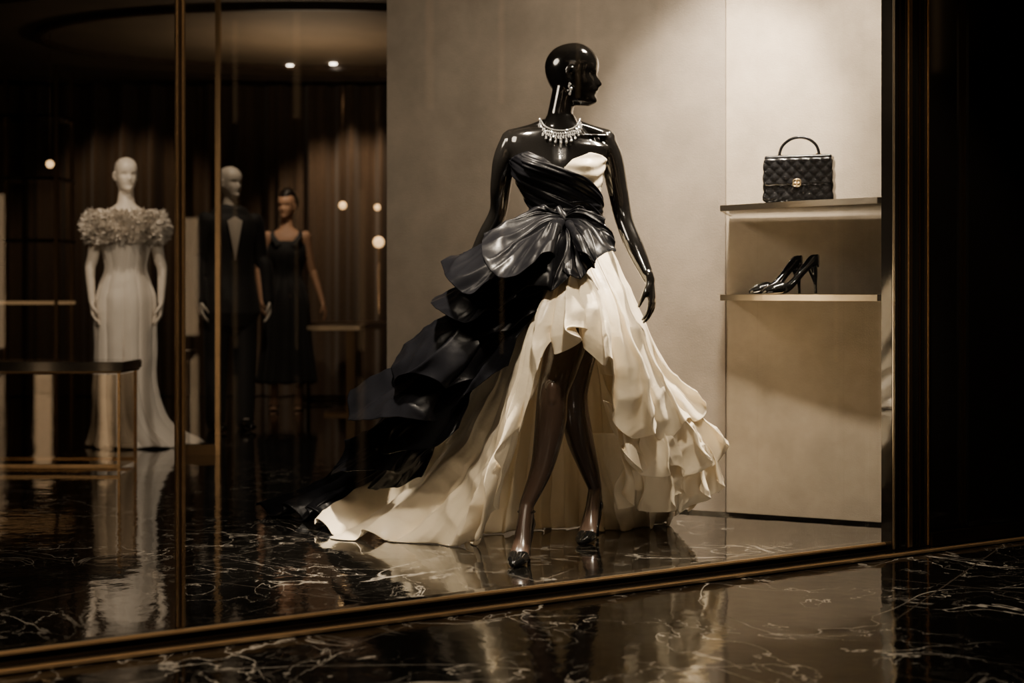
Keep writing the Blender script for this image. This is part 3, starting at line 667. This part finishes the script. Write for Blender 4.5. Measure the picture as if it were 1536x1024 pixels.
for sg in (-1,1):
    M0=TD@Matrix.Translation((sg*.1,.06,0))@Matrix.Rotation(-math.pi/2,4,'Z')
    pump('pump_%d'%(sg+1),M0,wo)
# ================================================================== STORE FURNISHINGS
bm=bmesh.new(); n=900; xs=np.linspace(-6.9,2.1,n); pr=None
for x in xs:
    y=13.45+.07*math.sin(x*21+1.5*math.sin(x*1.7))+.03*math.sin(x*47)
    c=(bm.verts.new((x,y,.01)),bm.verts.new((x,y,2.94)))
    if pr: bm.faces.new((pr[0],c[0],c[1],pr[1]))
    pr=c
mkobj('curtain',bm,M_curt)
def table(name,x0,x1,y0,y1,zt,legm,topm,th=.05,lw=.035,edge=M_brassd,glass=False):
    e=empty(name,((x0+x1)/2,(y0+y1)/2,0))
    box('top',((x0+x1)/2,(y0+y1)/2,zt-th/2),(x1-x0,y1-y0,th),0,topm,.006,e)
    box('top_edge',((x0+x1)/2,(y0+y1)/2,zt-th-.006),(x1-x0-.02,y1-y0-.02,.012),0,edge,.002,e)
    for i,(x,y) in enumerate(((x0+.03,y0+.03),(x1-.03,y0+.03),(x0+.03,y1-.03),(x1-.03,y1-.03))):
        box('leg_%d'%i,(x,y,(zt-th)/2),(lw,lw,zt-th),0,legm,.003,e)
    box('stretcher_a',((x0+x1)/2,y0+.03,.03),(x1-x0-.06,.02,.02),0,legm,.002,e)
    box('stretcher_b',((x0+x1)/2,y1-.03,.03),(x1-x0-.06,.02,.02),0,legm,.002,e)
    if glass: box('pane',((x0+x1)/2,y0+.03,(zt-th)/2),(x1-x0-.09,.008,zt-th-.04),0,M_smoke,0,e); box('pane_side',(x1-.03,(y0+y1)/2,(zt-th)/2),(.008,y1-y0-.09,zt-th-.04),0,M_smoke,0,e)
    return e
table('glass_display_table',-3.7,-2.12,7.75,8.15,.60,M_brass,M_dark,lw=.016,edge=M_brassd,glass=True)
ct=empty('pedestal_table',(-1.42,11.6,0))
box('top',(-1.42,11.7,.70),(.42,.8,.035),0,M_steel,.005,ct); box('pedestal',(-1.30,11.7,.345),(.07,.5,.67),0,M_brassd,.004,ct); box('foot',(-1.36,11.7,.012),(.3,.6,.024),0,M_brassd,.003,ct)
table('display_table',-1.9,-1.0,12.6,13.1,.72,M_dark,M_wood,.05)
pt=empty('glass_partition',(-1.9,8.62,0))
for i,x in enumerate((-2.02,-1.78)):
    box('stile_%d'%i,(x,8.62,1.5),(.03,.05,3.0),0,M_brass,.003,pt)
box('pane',(-1.90,8.62,1.5),(.22,.01,2.96),0,M_glass,0,pt)
box('bottom_rail',(-1.90,8.62,.03),(.22,.05,.06),0,M_brassd,.003,pt)
sh=empty('display_etagere',(-4.4,11.6,0))
for i,x in enumerate((-5.3,-4.75,-4.2,-3.65)):
    for y in (11.4,11.8): box('post_%d'%i,(x,y,1.4),(.03,.03,2.8),0,M_brassd,.003,sh)
for i,z in enumerate((.4,.9,1.4,1.9,2.4)):
    box('shelf_%d'%i,(-4.475,11.6,z),(1.7,.42,.025),0,M_soft if i==1 else M_dark,.003,sh)
def bulb(name,p,r,m=M_lamp,stem=None):
    e=empty(name,p); bm=bmesh.new(); bmesh.ops.create_uvsphere(bm,u_segments=20,v_segments=12,radius=r,matrix=Matrix.Translation(p))
    mkobj('globe',bm,m,e)
    bm=bmesh.new()
    if stem=='up': tube(bm,[Vector(p)+Vector((0,0,r*.9)),Vector((p[0],p[1],2.99))],[.003,.003],n=8,side=(1,0,0),sub=1)
    elif stem is not None: tube(bm,[Vector(p)-Vector((0,0,r*.9)),Vector((p[0],p[1],stem+.01)),Vector((p[0],p[1],stem+.008))],[.006,.006,.05],n=14,side=(1,0,0),sub=1,cap=False)
    mkobj('stem',bm,M_brassd,e); return e
bulb('table_lamp',tuple(P(568,363,12.8)),.05,M_lamp,.72)
bulb('pendant_lamp',tuple(P(514,308,12.9)),.035,M_lamp,'up')
bulb('pendant_lamp.001',tuple(P(566,311,12.9)),.028,M_lamp,'up')
bulb('pendant_lamp.002',tuple(P(75,246,11.0)),.03,M_lamp,'up')
for i,(u,d) in enumerate(((435,12.6),(500,12.5))):
    x=(u-768)/F*d; bm=bmesh.new(); bmesh.ops.create_cone(bm,segments=24,radius1=.03,radius2=.03,depth=.01,cap_ends=True,matrix=Matrix.Translation((x,d,2.992)))
    o=mkobj('downlight' if i==0 else 'downlight.%03d'%i,bm,M_lampw,None,False)
# ================================================================== LIGHTS
def area(name,loc,tgt,size,W,col=(1,.80,.58),shape='DISK'):
    l=bpy.data.lights.new(name,'AREA'); l.energy=W; l.size=size; l.color=col; l.shape=shape
    o=bpy.data.objects.new(name,l); o.location=loc; o.rotation_euler=(Vector(tgt)-Vector(loc)).to_track_quat('-Z','Y').to_euler(); COL.objects.link(o); return o
def spot(name,loc,tgt,ang,W,col=(1,.80,.58),blend=.6,r=.04):
    l=bpy.data.lights.new(name,'SPOT'); l.energy=W; l.spot_size=math.radians(ang); l.spot_blend=blend; l.color=col; l.shadow_soft_size=r
    o=bpy.data.objects.new(name,l); o.location=loc; o.rotation_euler=(Vector(tgt)-Vector(loc)).to_track_quat('-Z','Y').to_euler(); COL.objects.link(o); return o
WC=(1,.845,.65)
area('key_light',(.75,4.98,2.85),(.1,5.4,.7),.35,60,WC)
spot('front_spot',(-.45,4.72,2.85),(-.18,5.35,.2),43,1300,WC,.8,r=.08)
spot('front_spot_b',(1.15,5.3,2.85),(.4,5.5,.4),44,850,WC,r=.06)
spot('canopy_spot',(.3,3.0,2.95),(.05,5.2,.5),30,440,WC,r=.10)  # unseen fill added outside the glass for legs and body highlights
spot('fill_spot_b',(-1.2,2.9,2.95),(-.95,3.9,.3),60,180,(1,.8,.58),r=.06)  # added outside fill grazing the mullion so its brass catches light
spot('fill_spot_c',(1.3,4.3,2.95),(1.5,5.3,.6),50,110,(1,.8,.58),r=.06)  # added outside fill towards the right jamb, no fixture modelled
spot('fill_spot_d',(.6,3.0,2.95),(1.28,6.1,.25),20,520,WC,.9,r=.12)  # added outside fill brightening the niche wall below the shelf
area('side_softbox',(-1.15,4.75,2.2),(.1,5.3,1.2),.5,14,WC)
spot('wall_spot',(.85,5.45,2.9),(.92,6.3,1.5),54,650,WC,.9,r=.06)
spot('niche_spot',(1.32,5.50,2.9),(1.25,6.0,1.0),64,190,WC,r=.05)
spot('gown_spot',(-2.3,8.2,2.9),(-2.45,9.1,1.0),50,50)
spot('gown_spot_b',(-2.7,7.0,2.7),(-2.45,9.1,1.1),30,55)  # unseen front fill added to lift the gown's shaded ruffle
spot('suit_spot',(-1.8,9.6,2.9),(-2.0,10.2,1.3),45,24)
spot('woman_spot',(-1.9,11.2,2.9),(-1.9,12,1.2),45,50)
spot('curtain_spot',(-1.5,12.5,2.95),(-1.4,13.4,1.2),80,80,(1,.70,.44))
spot('curtain_spot_b',(-3.6,12.3,2.95),(-3.6,13.4,1.2),80,26,(1,.68,.4))
area('cove_light',(-1.6,11.3,2.2),(-1.6,11.3,3),1.0,9,(1,.76,.5))
w=bpy.data.worlds.new('World'); bpy.context.scene.world=w; w.use_nodes=True
w.node_tree.nodes['Background'].inputs[0].default_value=(.5,.43,.36,1); w.node_tree.nodes['Background'].inputs[1].default_value=.010
# ================================================================== CAMERA
cd=bpy.data.cameras.new('Camera'); cd.lens=50; cd.sensor_width=36; cd.shift_y=-71/1536
cd.dof.use_dof=True; cd.dof.focus_distance=5.25; cd.dof.aperture_fstop=2.0
co=bpy.data.objects.new('Camera',cd); co.location=(0,0,EYE); co.rotation_euler=(math.pi/2,0,0); COL.objects.link(co)
bpy.context.scene.camera=co
